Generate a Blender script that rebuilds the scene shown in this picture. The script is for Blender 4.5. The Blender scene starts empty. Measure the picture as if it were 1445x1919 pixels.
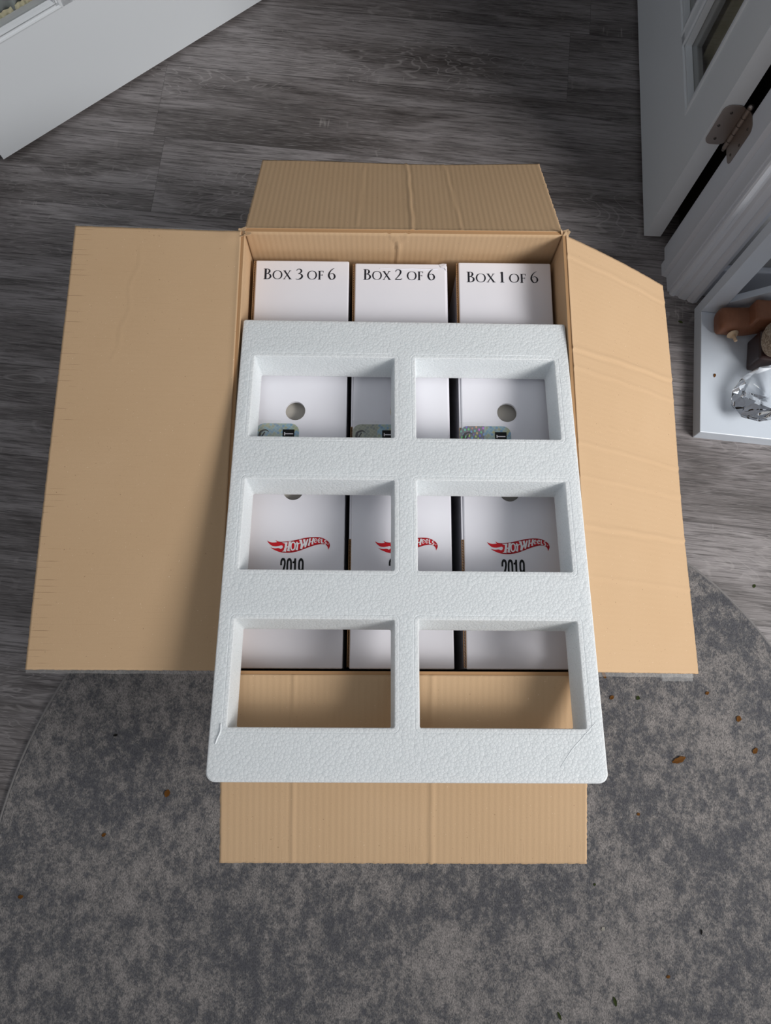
import bpy, bmesh, math, random
from mathutils import Vector, Matrix
from mathutils.geometry import tessellate_polygon
random.seed(7)
S = bpy.context.scene
COL = S.collection
PI = math.pi

# ------------------------------------------------------------------ camera
F_PX, TH, ROLL, CAM_H = 1376.0, .2273, .0597, 1.4
cd = bpy.data.cameras.new('camera'); cam = bpy.data.objects.new('camera', cd); COL.objects.link(cam)
cd.sensor_fit = 'VERTICAL'; cd.sensor_height = 36; cd.sensor_width = 36
cd.lens = F_PX/1919*36; cd.clip_start = .02; cd.clip_end = 50
CM = Matrix.Translation((0, 0, CAM_H)) @ Matrix.Rotation(TH, 4, 'X') @ Matrix.Rotation(ROLL, 4, 'Z')
cam.matrix_world = CM
S.camera = cam
def at(u, v, z):
    """a point of the photograph on the level z"""
    d = CM.to_3x3() @ Vector((u-722.5, 959.5-v, -F_PX))
    t = (z-CAM_H)/d.z
    return Vector((0, 0, CAM_H)) + d*t

# ------------------------------------------------------------------ light
W = bpy.data.worlds.new('world'); S.world = W; W.use_nodes = True
W.node_tree.nodes['Background'].inputs[0].default_value = (.90, .94, 1, 1)
W.node_tree.nodes['Background'].inputs[1].default_value = .335
def area(name, loc, target, sx, sy, power, col):
    l = bpy.data.lights.new(name, 'AREA'); l.shape = 'RECTANGLE'; l.size = sx; l.size_y = sy
    l.energy = power; l.color = col
    o = bpy.data.objects.new(name, l); COL.objects.link(o); o.location = loc
    o.rotation_euler = (Vector(target)-Vector(loc)).to_track_quat('-Z', 'Y').to_euler()
    return o
wl_ = area('window_light', (1.85, -.42, 1.95), (.15, 1.0, .2), .85, .9, 21.5, (1, .985, .965)); wl_.data.spread = math.radians(105)
S.view_settings.view_transform = 'Standard'; S.view_settings.look = 'None'
S.view_settings.gamma = 1; S.view_settings.use_curve_mapping = False
S.view_settings.exposure = 0.0

# ------------------------------------------------------------------ materials
def srgb(r, g, b):
    f = lambda c: (c/255/12.92) if c/255 <= .04045 else ((c/255+.055)/1.055)**2.4
    return (f(r), f(g), f(b), 1)
class NT:
    def __init__(s, name, rough=.5, spec=.5, col=(.8, .8, .8, 1), metal=0):
        s.m = bpy.data.materials.new(name); s.m.use_nodes = True; s.t = s.m.node_tree
        s.b = s.t.nodes['Principled BSDF']
        s.b.inputs['Roughness'].default_value = rough; s.b.inputs['Specular IOR Level'].default_value = spec
        s.b.inputs['Base Color'].default_value = col; s.b.inputs['Metallic'].default_value = metal
    def n(s, typ, **kw):
        nd = s.t.nodes.new(typ)
        for k, v in kw.items():
            if k in nd.inputs: nd.inputs[k].default_value = v
            else: setattr(nd, k, v)
        return nd
    def l(s, a, b): s.t.links.new(a, b)
    def coord(s, scale=(1, 1, 1), rot=(0, 0, 0), kind='Object'):
        tc = s.n('ShaderNodeTexCoord'); mp = s.n('ShaderNodeMapping')
        mp.inputs['Scale'].default_value = scale; mp.inputs['Rotation'].default_value = rot
        s.l(tc.outputs[kind], mp.inputs[0]); return mp.outputs[0]
    def noise(s, vec, scale, detail=2, rough=.5, dist=0):
        nd = s.n('ShaderNodeTexNoise'); nd.inputs['Scale'].default_value = scale; nd.inputs['Detail'].default_value = detail
        nd.inputs['Roughness'].default_value = rough; nd.inputs['Distortion'].default_value = dist
        s.l(vec, nd.inputs['Vector']); return nd.outputs['Fac']
    def ramp(s, fac, stops, interp='LINEAR'):
        r = s.n('ShaderNodeValToRGB'); e = r.color_ramp.elements; r.color_ramp.interpolation = interp
        while len(e) < len(stops): e.new(.5)
        for i, (p, c) in enumerate(stops):
            e[i].position = p; e[i].color = c if len(c) == 4 else (*c, 1)
        s.l(fac, r.inputs[0]); return r.outputs[0]
    def mix(s, fac, a, b, mode='MIX'):
        m = s.n('ShaderNodeMix'); m.data_type = 'RGBA'; m.blend_type = mode
        for i, x in ((0, fac), (6, a), (7, b)):
            if hasattr(x, 'links'): s.l(x, m.inputs[i])
            else: m.inputs[i].default_value = x
        return m.outputs[2]
    def math(s, op, a, b=0.0):
        m = s.n('ShaderNodeMath'); m.operation = op
        for i, x in ((0, a), (1, b)):
            if hasattr(x, 'links'): s.l(x, m.inputs[i])
            else: m.inputs[i].default_value = x
        return m.outputs[0]
    def bump(s, h, strength=.5, dist=.001, prev=None):
        b = s.n('ShaderNodeBump'); b.inputs['Strength'].default_value = strength; b.inputs['Distance'].default_value = dist
        s.l(h, b.inputs['Height'])
        if prev is not None: s.l(prev, b.inputs['Normal'])
        s.l(b.outputs[0], s.b.inputs['Normal']); return b.outputs[0]
    def color(s, c): s.l(c, s.b.inputs['Base Color'])
G = lambda v: (v, v, v, 1)
def plain(name, col, rough=.5, spec=.5, metal=0): return NT(name, rough, spec, col, metal).m

def cardboard(name, lines, flute=.3):
    m = NT(name, .82, .2); v = m.coord()
    base = m.mix(m.noise(v, 9, 3), srgb(198, 166, 130), srgb(205, 174, 139))
    fib = m.noise(m.coord((1, 1.7, 1)), 900, 3, .7)
    base = m.mix(m.ramp(fib, [(.25, G(.86)), (.75, G(1.0))]), srgb(150, 118, 86), base)
    sp = m.noise(v, 420, 1); base = m.mix(m.ramp(sp, [(.77, G(0)), (.80, G(.65))]), base, srgb(110, 80, 55))
    sp2 = m.noise(m.coord((1, 1, 1), (0, .3, 1)), 500, 1); base = m.mix(m.ramp(sp2, [(.77, G(0)), (.8, G(.6))]), base, srgb(240, 220, 190))
    # short dark scores where the flutes press through
    sep = m.n('ShaderNodeSeparateXYZ'); tc = m.n('ShaderNodeTexCoord'); m.l(tc.outputs['Object'], sep.inputs[0])
    tri = m.math('PINGPONG', sep.outputs[0], .0038)
    ln = m.math('LESS_THAN', tri, .00028)
    brk = m.ramp(m.noise(m.coord((1.2, .16, 1)), 130, 2), [(.5, G(0)), (.62, G(1))])
    edge_ = m.ramp(sep.outputs[1], [(.196, G(.12)), (.206, G(1))])
    base = m.mix(m.math('MULTIPLY', m.math('MULTIPLY', m.math('MULTIPLY', ln, brk), edge_), .55*lines), base, srgb(112, 84, 58))
    m.color(base)
    w = m.math('SINE', m.math('MULTIPLY', sep.outputs[0], 2*PI/.0076))
    nb = m.bump(w, flute, .0002)
    m.bump(m.noise(v, 500, 3), .25, .0004, nb)
    return m.m
M = {}
M['card'] = cardboard('cardboard_fluted', .5, .34); M['card_flat'] = cardboard('cardboard_smooth', 1.0, .10); M['card_plain'] = cardboard('cardboard_plain', 0.0, .13)
M['card_edge'] = plain('cardboard_edge', srgb(176, 138, 100), .9, .1)

m = NT('white_carton', .5, .35); v = m.coord()
m.color(m.mix(m.noise(v, 12, 2), srgb(232, 231, 238), srgb(238, 237, 243)))
m.bump(m.noise(m.coord((1, .25, 1)), 60, 2), .15, .0006); M['white'] = m.m
M['inner_white'] = plain('inner_board', srgb(214, 208, 198), .7, .2)
M['ink'] = plain('black_ink', srgb(30, 33, 42), .5, .3)
M['ink_black'] = plain('year_ink', srgb(12, 12, 14), .5, .3)
M['red'] = plain('red_ink', srgb(206, 18, 34), .45, .35)
M['dark_red'] = plain('dark_red_ink', srgb(120, 14, 26), .45, .35)
M['white_ink'] = plain('white_ink', srgb(236, 232, 236), .5, .3)

m = NT('foam', .42, .45); v = m.coord()
vor = m.n('ShaderNodeTexVoronoi'); vor.feature = 'DISTANCE_TO_EDGE'; vor.inputs['Scale'].default_value = 290; m.l(v, vor.inputs['Vector'])
vf = m.n('ShaderNodeTexVoronoi'); vf.feature = 'F1'; vf.inputs['Scale'].default_value = 290; m.l(v, vf.inputs['Vector'])
edge = m.ramp(vor.outputs['Distance'], [(.0, G(.0)), (.05, G(.6)), (.16, G(1))])
m.color(m.mix(edge, srgb(224, 229, 231), srgb(232, 236, 238)))
dome = m.math('MULTIPLY', m.math('MULTIPLY', vf.outputs['Distance'], vf.outputs['Distance']), -1.3)
vs_ = m.n('ShaderNodeSeparateColor'); m.l(vf.outputs['Color'], vs_.inputs[0])
h = m.math('ADD', m.math('ADD', m.math('MULTIPLY', edge, .35), dome), m.math('MULTIPLY', vs_.outputs[0], .35))
tilt = m.math('MULTIPLY', m.noise(v, 700, 2), .35)
b1 = m.bump(m.math('ADD', h, tilt), .68, .0005)
spark = m.ramp(m.noise(v, 420, 1), [(.70, G(.5)), (.74, G(.08))]); m.l(spark, m.b.inputs['Roughness'])
m.b.inputs['Subsurface Weight'].default_value = .55; m.b.inputs['Subsurface Radius'].default_value = (1, 1, 1); m.b.inputs['Subsurface Scale'].default_value = .014
M['foam'] = m.m
M['foam_rough'] = plain('foam_rough', srgb(236, 240, 242), .5, .3)

# floor: grey wood look vinyl planks, grain along x
m = NT('vinyl_planks', .42, .5); tc = m.n('ShaderNodeTexCoord'); sep = m.n('ShaderNodeSeparateXYZ'); m.l(tc.outputs['Object'], sep.inputs[0])
PW = .189
row = m.math('FLOOR', m.math('DIVIDE', m.math('ADD', sep.outputs[1], -.365+PW*20), PW))
wn = m.n('ShaderNodeTexWhiteNoise'); wn.noise_dimensions = '1D'; m.l(row, wn.inputs['W'])
xo = m.math('ADD', sep.outputs[0], m.math('MULTIPLY', wn.outputs['Value'], 7.3))
colx = m.math('FLOOR', m.math('DIVIDE', xo, 1.22))
wn2 = m.n('ShaderNodeTexWhiteNoise'); wn2.noise_dimensions = '2D'
cb = m.n('ShaderNodeCombineXYZ'); m.l(row, cb.inputs[0]); m.l(colx, cb.inputs[1]); m.l(cb.outputs[0], wn2.inputs['Vector'])
def gv(sx, sy):
    c = m.n('ShaderNodeCombineXYZ'); m.l(m.math('MULTIPLY', xo, sx), c.inputs[0])
    m.l(m.math('MULTIPLY', sep.outputs[1], sy), c.inputs[1]); m.l(m.math('MULTIPLY', wn2.outputs['Value'], 37), c.inputs[2]); return c.outputs[0]
big = m.noise(gv(1.6, 7), 1.4, 4, .6, .7)
warp = m.noise(gv(2.2, 8), 1.3, 3, .55, 1.1)
# cathedral rings: contour lines of a warped field
ring = m.math('SINE', m.math('MULTIPLY', m.math('ADD', warp, m.math('MULTIPLY', sep.outputs[1], .9)), 95))
fine = m.noise(gv(11, 260), 1, 5, .7, .5)
fine2 = m.noise(gv(26, 700), 1, 2, .6)
c = m.ramp(big, [(.30, srgb(84, 78, 76)), (.46, srgb(120, 114, 113)), (.60, srgb(152, 146, 146)), (.78, srgb(112, 106, 104))])
c = m.mix(m.ramp(fine, [(.36, G(.75)), (.55, G(0))]), c, srgb(52, 47, 46))
c = m.mix(m.ramp(fine2, [(.55, G(0)), (.72, G(.55))]), c, srgb(170, 165, 164))
rg = m.math('MULTIPLY', m.ramp(ring, [(.76, G(0)), (.99, G(.32))]), m.ramp(m.noise(gv(1.5, 6), 1, 2), [(.48, G(0)), (.62, G(1))]))
c = m.mix(rg, c, srgb(186, 180, 178))
knot = m.noise(gv(4, 13), 1, 3, .6, .8)
c = m.mix(m.ramp(knot, [(.68, G(0)), (.80, G(.8))]), c, srgb(44, 39, 38))
# pale cross saw marks
saw = m.math('MULTIPLY', m.ramp(m.noise(gv(160, 9), 1, 1), [(.62, G(0)), (.68, G(1))]), m.ramp(m.noise(gv(3, 12), 1.3, 1), [(.66, G(0)), (.72, G(.4))]))
c = m.mix(saw, c, srgb(176, 170, 166))
fy = m.math('FRACT', m.math('DIVIDE', m.math('ADD', sep.outputs[1], -.365+PW*20), PW)); fx = m.math('FRACT', m.math('DIVIDE', xo, 1.22))
sm = m.math('MAXIMUM', m.math('LESS_THAN', m.math('PINGPONG', fy, .5), .006), m.math('LESS_THAN', m.math('PINGPONG', fx, .5), .0004))
c = m.mix(m.math('MULTIPLY', sm, .45), c, srgb(34, 30, 30))
m.color(c)
m.l(m.ramp(fine, [(.35, G(.6)), (.6, G(.36))]), m.b.inputs['Roughness'])
m.bump(m.math('SUBTRACT', fine, m.math('MULTIPLY', sm, .8)), .35, .0008)
M['floor'] = m.m

m = NT('rug', .95, .1); v = m.coord()
n1 = m.noise(v, 4.5, 3, .6); n2 = m.noise(m.coord((1.2, .9, 1), (0, 0, .5)), 40, 6, .80, .1); n3 = m.noise(v, 150, 4, .75)
bl = m.math('ADD', m.math('MULTIPLY', n1, .34), m.math('MULTIPLY', n2, .75))
bl = m.math('ADD', bl, m.math('MULTIPLY', n3, .36))
c = m.ramp(bl, [(.61, srgb(96, 96, 101)), (.69, srgb(112, 111, 113)), (.75, srgb(140, 136, 134)), (.84, srgb(164, 158, 155))])
fib = m.noise(m.coord((1, .6, 1), (0, 0, .7)), 520, 3, .7)
c = m.mix(m.ramp(fib, [(.36, G(.6)), (.58, G(0))]), c, srgb(58, 58, 62))
m.color(c)
m.bump(m.math('ADD', m.math('MULTIPLY', n3, 1.0), fib), .7, .003)
m.b.inputs['Sheen Weight'].default_value = .1
M['rug'] = m.m
M['rug_edge'] = plain('rug_binding', srgb(132, 129, 128), .9, .15)

M['paint'] = plain('white_door_paint', srgb(224, 228, 232), .38, .45)
M['trim'] = plain('white_trim_paint', srgb(212, 216, 224), .4, .45)
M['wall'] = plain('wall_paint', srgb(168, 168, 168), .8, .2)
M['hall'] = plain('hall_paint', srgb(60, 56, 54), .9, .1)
M['ceiling'] = plain('ceiling_paint', srgb(225, 225, 222), .9, .1)
M['laminate'] = plain('white_laminate', srgb(214, 222, 232), .3, .5)
m = NT('brushed_nickel', .42, .5, srgb(168, 158, 152), 1.0)
m.bump(m.noise(m.coord((1, 1, 40)), 60, 2), .1, .0004); M['nickel'] = m.m
M['screw'] = plain('screw_steel', srgb(90, 84, 80), .4, .5, 1)
m = NT('pane_glass', .03, .5, (1, 1, 1, 1)); m.b.inputs['Transmission Weight'].default_value = 1; m.b.inputs['IOR'].default_value = 1.45; M['glass'] = m.m
m = NT('crystal', .01, .6, (.97, .985, 1, 1)); m.b.inputs['Transmission Weight'].default_value = 1; m.b.inputs['IOR'].default_value = 1.62; M['crystal'] = m.m
def tape_mat(name, a):
    m = NT(name, .18, .6, (.9, .9, .88, 1)); m.b.inputs['Alpha'].default_value = a; return m.m
M['tape'] = tape_mat('clear_tape', .07)
m = NT('sheer_curtain', .9, .1); v = m.coord((1, 1, .3))
m.color(m.mix(m.noise(v, 60, 3), srgb(150, 158, 158), srgb(178, 184, 182))); M['sheer'] = m.m
M['ruffle'] = plain('cream_ruffle', srgb(214, 208, 176), .9, .1)
M['olive'] = plain('olive_curtain', srgb(160, 155, 130), .9, .1)
m = NT('brown_wood', .55, .4); m.color(m.mix(m.noise(m.coord((3, 1, 1)), 30, 4, .6, .5), srgb(116, 74, 52), srgb(140, 92, 66))); M['brown'] = m.m
M['dark_brown'] = plain('dark_brown_lacquer', srgb(52, 34, 32), .3, .5)
M['peg'] = plain('pale_wood', srgb(206, 180, 150), .6, .3)
m = NT('speckled_stone', .8, .3); v = m.coord()
m.color(m.mix(m.ramp(m.noise(v, 260, 3, .7), [(.42, G(0)), (.6, G(1))]), srgb(128, 112, 96), srgb(182, 168, 150))); m.bump(m.noise(v, 200, 3), .6, .001); M['stone'] = m.m
M['leaf_green'] = plain('green_leaf', srgb(72, 84, 44), .7, .2)
M['leaf_brown'] = plain('dry_leaf', srgb(138, 92, 42), .7, .2)
M['leaf_dark'] = plain('dark_leaf', srgb(34, 32, 30), .7, .2)
M['crumb'] = plain('pale_crumb', srgb(200, 196, 186), .7, .2)

def holo(name, c1, c2, c3, metal=.15):
    m = NT(name, .28, .6); m.b.inputs['Metallic'].default_value = metal
    v = m.coord((1, 1, 0), (0, 0, .6))
    vo = m.n('ShaderNodeTexVoronoi'); vo.feature = 'F1'; vo.inputs['Scale'].default_value = 260; vo.inputs['Randomness'].default_value = .15; m.l(v, vo.inputs['Vector'])
    sp = m.n('ShaderNodeSeparateColor'); m.l(vo.outputs['Color'], sp.inputs[0])
    c = m.ramp(sp.outputs[0], [(.0, c1), (.35, c2), (.7, c3), (1, c1)])
    d = m.ramp(vo.outputs['Distance'], [(.35, G(0)), (.62, G(.5))])
    m.color(m.mix(d, c, srgb(205, 208, 190))); m.bump(vo.outputs['Distance'], .4, .0004); return m.m
M['holo_blue'] = holo('hologram_blue', srgb(128, 166, 200), srgb(160, 196, 210), srgb(186, 190, 150))
M['holo_olive'] = holo('hologram_olive', srgb(150, 156, 140), srgb(176, 180, 160), srgb(140, 150, 146))
m = NT('hologram_glare', .25, .6); m.b.inputs['Metallic'].default_value = .1  # rainbow glare of the foil, painted as coloured flecks in the base colour
vo = m.n('ShaderNodeTexVoronoi'); vo.inputs['Scale'].default_value = 260; vo.inputs['Randomness'].default_value = .25; m.l(m.coord((1, .6, .0), (0, 0, .6)), vo.inputs['Vector'])
sp = m.n('ShaderNodeSeparateColor'); m.l(vo.outputs['Color'], sp.inputs[0])
hsv = m.n('ShaderNodeCombineColor'); hsv.mode = 'HSV'; m.l(sp.outputs[0], hsv.inputs[0]); hsv.inputs[1].default_value = .8; hsv.inputs[2].default_value = 1.0
m.color(m.mix(m.ramp(vo.outputs['Distance'], [(.22, G(0)), (.36, G(1))]), hsv.outputs[0], srgb(128, 132, 142))); M['holo_rainbow'] = m.m

# ------------------------------------------------------------------ helpers
def obj(name, bm, mat, parent=None, mats=None, smooth=False, mtx=None):
    me = bpy.data.meshes.new(name)
    bmesh.ops.recalc_face_normals(bm, faces=bm.faces) if smooth != 'keep' else None
    bm.to_mesh(me); bm.free()
    for x in (mats or [mat]): me.materials.append(x)
    if smooth is True:
        for p in me.polygons: p.use_smooth = True
    o = bpy.data.objects.new(name, me); COL.objects.link(o)
    if parent: o.parent = parent
    if mtx is not None: o.matrix_local = mtx
    return o
def tag(o, label, cat=None, group=None):
    o['label'] = label
    if cat: o['category'] = cat
    if group: o['group'] = group
    return o
def thing(name, label, cat, loc=(0, 0, 0), rz=0, group=None):
    o = bpy.data.objects.new(name, None); COL.objects.link(o); o.location = loc; o.rotation_euler = (0, 0, rz)
    o.empty_display_size = .05
    return tag(o, label, cat, group)
def struct(o): o['kind'] = 'structure'; return o
def box(bm, a, b, mi=0):
    x0, y0, z0 = a; x1, y1, z1 = b
    vs = [bm.verts.new(p) for p in ((x0, y0, z0), (x1, y0, z0), (x1, y1, z0), (x0, y1, z0), (x0, y0, z1), (x1, y0, z1), (x1, y1, z1), (x0, y1, z1))]
    for q in ((0, 3, 2, 1), (4, 5, 6, 7), (0, 1, 5, 4), (1, 2, 6, 5), (2, 3, 7, 6), (3, 0, 4, 7)):
        bm.faces.new([vs[i] for i in q]).material_index = mi
    return vs
def bevel(bm, w, seg=2):
    bmesh.ops.bevel(bm, geom=list(bm.edges), offset=w, segments=seg, profile=.5, affect='EDGES', clamp_overlap=True)
def bx(*boxes, bev=0, seg=2):
    bm = bmesh.new()
    for a, b in boxes:
        t = bmesh.new(); box(t, a, b)
        if bev: bevel(t, bev, seg)
        me = bpy.data.meshes.new('t'); t.to_mesh(me); t.free(); bm.from_mesh(me); bpy.data.meshes.remove(me)
    return bm
def fill_poly(bm, loops, z=0, mi=0, vloops=None):
    """faces of a flat polygon with holes"""
    vl = vloops or [[bm.verts.new((p[0], p[1], z)) for p in lp] for lp in loops]
    flat = [v for l in vl for v in l]
    for t in tessellate_polygon([[Vector((v.co.x, v.co.y, 0)) for v in l] for l in vl]):
        try: bm.faces.new([flat[i] for i in t]).material_index = mi
        except ValueError: pass
    return vl
def bridge(bm, l1, l2, mi=0):
    n = len(l1)
    for i in range(n):
        bm.faces.new((l1[i], l1[(i+1) % n], l2[(i+1) % n], l2[i])).material_index = mi
def prism(bm, pts, z0, z1, mi=0):
    a = [bm.verts.new((p[0], p[1], z0)) for p in pts]; b = [bm.verts.new((p[0], p[1], z1)) for p in pts]
    fill_poly(bm, None, vloops=[a], mi=mi); fill_poly(bm, None, vloops=[b], mi=mi); bridge(bm, a, b, mi)
def rrect(x0, y0, x1, y1, r, n=5):
    out = []
    for cx, cy, a0 in ((x1-r, y1-r, 0), (x0+r, y1-r, 90), (x0+r, y0+r, 180), (x1-r, y0+r, 270)):
        for i in range(n+1):
            a = math.radians(a0+90*i/n); out.append((cx+r*math.cos(a), cy+r*math.sin(a)))
    return out
def rrect4(x0, y0, x1, y1, rs, n=5):
    out = []
    for (cx, cy, a0), r in zip(((x1, y1, 0), (x0, y1, 90), (x0, y0, 180), (x1, y0, 270)), rs):
        sx = -1 if a0 in (0, 270) else 1; sy = -1 if a0 < 180 else 1
        for i in range(n+1):
            a = math.radians(a0+90*i/n); out.append((cx+sx*r+r*math.cos(a), cy+sy*r+r*math.sin(a)))
    return out
def circle(cx, cy, rx, ry=None, n=32):
    ry = ry or rx
    return [(cx+rx*math.cos(2*PI*i/n), cy+ry*math.sin(2*PI*i/n)) for i in range(n)]
def spline(P, n=6, closed=False):
    out = []; L = len(P)
    rng = range(L if closed else L-1)
    for i in rng:
        g = (lambda k: P[k % L]) if closed else (lambda k: P[max(0, min(L-1, k))])
        p0, p1, p2, p3 = g(i-1), g(i), g(i+1), g(i+2)
        for j in range(n):
            t = j/n
            out.append(tuple(.5*((2*b)+(-a+c)*t+(2*a-5*b+4*c-d)*t*t+(-a+3*b-3*c+d)*t**3) for a, b, c, d in zip(p0, p1, p2, p3)))
    if not closed: out.append(tuple(P[-1]))
    return out
def tube(bm, pts, r, n=8, caps=True):
    rings = []; k = len(pts)
    for i, p in enumerate(pts):
        p = Vector(p); d = (Vector(pts[min(i+1, k-1)])-Vector(pts[max(i-1, 0)])).normalized()
        u = d.cross(Vector((0, 0, 1))); u = u.normalized() if u.length > 1e-4 else Vector((1, 0, 0)); w = d.cross(u)
        rr = r[i] if hasattr(r, '__len__') else r
        rings.append([bm.verts.new(p+(u*math.cos(2*PI*j/n)+w*math.sin(2*PI*j/n))*rr) for j in range(n)])
    for a, b in zip(rings, rings[1:]): bridge(bm, a, b)
    if caps: bm.faces.new(rings[0]); bm.faces.new(rings[-1])

# strokes for printed lettering -------------------------------------------
class Ink:
    """flat printed shapes: glyph units are mapped by f to the sheet; all lie in one plane"""
    k = 0
    def __init__(s, f, z): s.bm = bmesh.new(); s.f = f; s.z = z
    def step(s):
        Ink.k = (Ink.k+1) % 24; return Ink.k*1.2e-5
    def poly(s, pts, dz=0):
        fill_poly(s.bm, [[s.f(*p) for p in pts]], s.z+dz+s.step())
    def ring(s, out, inn):
        fill_poly(s.bm, [[s.f(*p) for p in out], [s.f(*p) for p in inn]], s.z)
    def stroke(s, pts, w, closed=False, smooth=True, n=6, dz=0):
        ws = w if hasattr(w, '__len__') else [w]*len(pts)
        P = [(p[0], p[1], q) for p, q in zip(pts, ws)]
        if smooth and len(P) > 2: P = spline(P, n, closed)
        L = []; R = []; k = len(P); dz += s.step()
        for i, (x, y, q) in enumerate(P):
            a = P[(i-1) % k] if closed else P[max(i-1, 0)]; b = P[(i+1) % k] if closed else P[min(i+1, k-1)]
            dx, dy = b[0]-a[0], b[1]-a[1]; l = math.hypot(dx, dy) or 1
            L.append(s.f(x-dy/l*q/2, y+dx/l*q/2)); R.append(s.f(x+dy/l*q/2, y-dx/l*q/2))
        lv = [s.bm.verts.new((p[0], p[1], s.z+dz)) for p in L]; rv = [s.bm.verts.new((p[0], p[1], s.z+dz)) for p in R]
        for i in range(k if closed else k-1):
            j = (i+1) % k; s.bm.faces.new((lv[i], lv[j], rv[j], rv[i]))
    def done(s, name, mat, parent, **k):
        for f_ in s.bm.faces:
            f_.normal_update()
            if f_.normal.z < 0: f_.normal_flip()
        return obj(name, s.bm, mat, parent, smooth='keep', **k)

def glyph(ink_cls, ch, f, z, bm):
    """roman capitals and figures with serifs, cap height 1"""
    k = Ink(f, z); k.bm.free(); k.bm = bm
    TK, TN, SF = .145, .055, .045
    def serif(x, y, w=.15): k.stroke([(x-w, y), (x+w, y)], SF, smooth=False)
    if ch == 'B':
        k.stroke([(.16, .01), (.16, .99)], TK, smooth=False); serif(.14, .015, .13); serif(.14, .985, .13)
        k.stroke([(.16, .975), (.30, .975), (.43, .90), (.46, .76), (.40, .61), (.27, .54), (.16, .53)], [TN, TN, .09, TK, .09, TN, TN])
        k.stroke([(.20, .53), (.36, .52), (.50, .43), (.55, .27), (.48, .10), (.32, .025), (.16, .025)], [TN, TN, .1, .14, .1, TN, TN]); return .64
    if ch == 'O':
        k.stroke([(.48, .975), (.20, .86), (.085, .5), (.20, .14), (.48, .025), (.76, .14), (.875, .5), (.76, .86)], [.045, .09, .13, .09, .045, .09, .13, .09], closed=True, n=8); return .98
    if ch == 'X':
        k.stroke([(.10, .98), (.66, .02)], .14, smooth=False); k.stroke([(.62, .98), (.08, .02)], .055, smooth=False)
        serif(.12, .98, .13); serif(.62, .98, .11); serif(.09, .02, .11); serif(.66, .02, .14); return .80
    if ch == 'F':
        k.stroke([(.15, .01), (.15, .99)], TK, smooth=False); serif(.14, .015, .13)
        k.stroke([(.02, .975), (.50, .975)], .05, smooth=False); k.stroke([(.50, .99), (.50, .80)], .035, smooth=False)
        k.stroke([(.15, .52), (.42, .52)], .05, smooth=False); k.stroke([(.42, .60), (.42, .43)], .035, smooth=False); return .58
    if ch == '6':
        k.stroke([(.50, 1.10), (.30, .95), (.13, .68), (.08, .36), (.20, .08), (.33, .02), (.48, .10), (.55, .30), (.48, .52), (.33, .60), (.18, .52)], [.03, .06, .10, .13, .10, .05, .08, .13, .09, .045, .035]); return .64
    if ch == '3':
        k.stroke([(.07, .83), (.14, .95), (.28, 1.0), (.42, .92), (.45, .78), (.38, .64), (.20, .54)], [.04, .05, .06, .10, .12, .08, .04])
        k.stroke([(.20, .55), (.38, .52), (.50, .40), (.51, .24), (.40, .08), (.22, .0), (.03, .03)], [.04, .07, .12, .14, .11, .06, .05]); return .60
    if ch == '2':
        k.stroke([(.06, .78), (.12, .94), (.27, 1.0), (.42, .92), (.46, .75), (.38, .52), (.20, .26), (.04, .06)], [.04, .06, .06, .11, .13, .10, .06, .05])
        k.stroke([(.03, .045), (.46, .045), (.57, .14)], [.09, .09, .03], smooth=False); return .64
    if ch == '1':
        k.stroke([(.22, .01), (.22, 1.02)], TK, smooth=False); k.stroke([(.08, .90), (.22, 1.0)], .05, smooth=False); serif(.22, .015, .15); return .44
    return .20
def bold_glyph(ch, f, z, bm):
    """condensed heavy sans figures, height 1, width .38"""
    k = Ink(f, z); k.bm.free(); k.bm = bm; T = .128
    if ch == '0': k.stroke([(.19, .95), (.075, .86), (.055, .5), (.075, .14), (.19, .05), (.305, .14), (.325, .5), (.305, .86)], T, closed=True, n=8)
    if ch == '2':
        k.stroke([(.055, .66), (.06, .84), (.12, .94), (.19, .955), (.27, .93), (.32, .82), (.31, .66), (.23, .44), (.10, .22), (.06, .08)], T)
        k.stroke([(.0, .05), (.37, .05)], .11, smooth=False)
    if ch == '1': k.stroke([(.22, 0), (.22, 1)], T+.01, smooth=False); k.poly([(.22, 1), (.17, 1), (.12, .86), (.03, .84), (.03, .76), (.22, .76)])
    if ch == '9':
        k.stroke([(.19, .95), (.075, .86), (.055, .68), (.075, .48), (.19, .40), (.305, .48), (.325, .68), (.305, .86)], T, closed=True, n=8)
        k.stroke([(.322, .7), (.325, .4), (.30, .14), (.19, .05), (.09, .12), (.06, .26)], T)

# ------------------------------------------------------------------ room
R0 = -.04                                               # the room is turned a little against the carton
def room(x, y): return (x, y)
fl = obj('floor', bx(((-2.6, -2.2, -.02), (2.6, 3.2, 0))), M['floor'], mtx=Matrix.Rotation(R0, 4, 'Z')); struct(fl)

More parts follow.
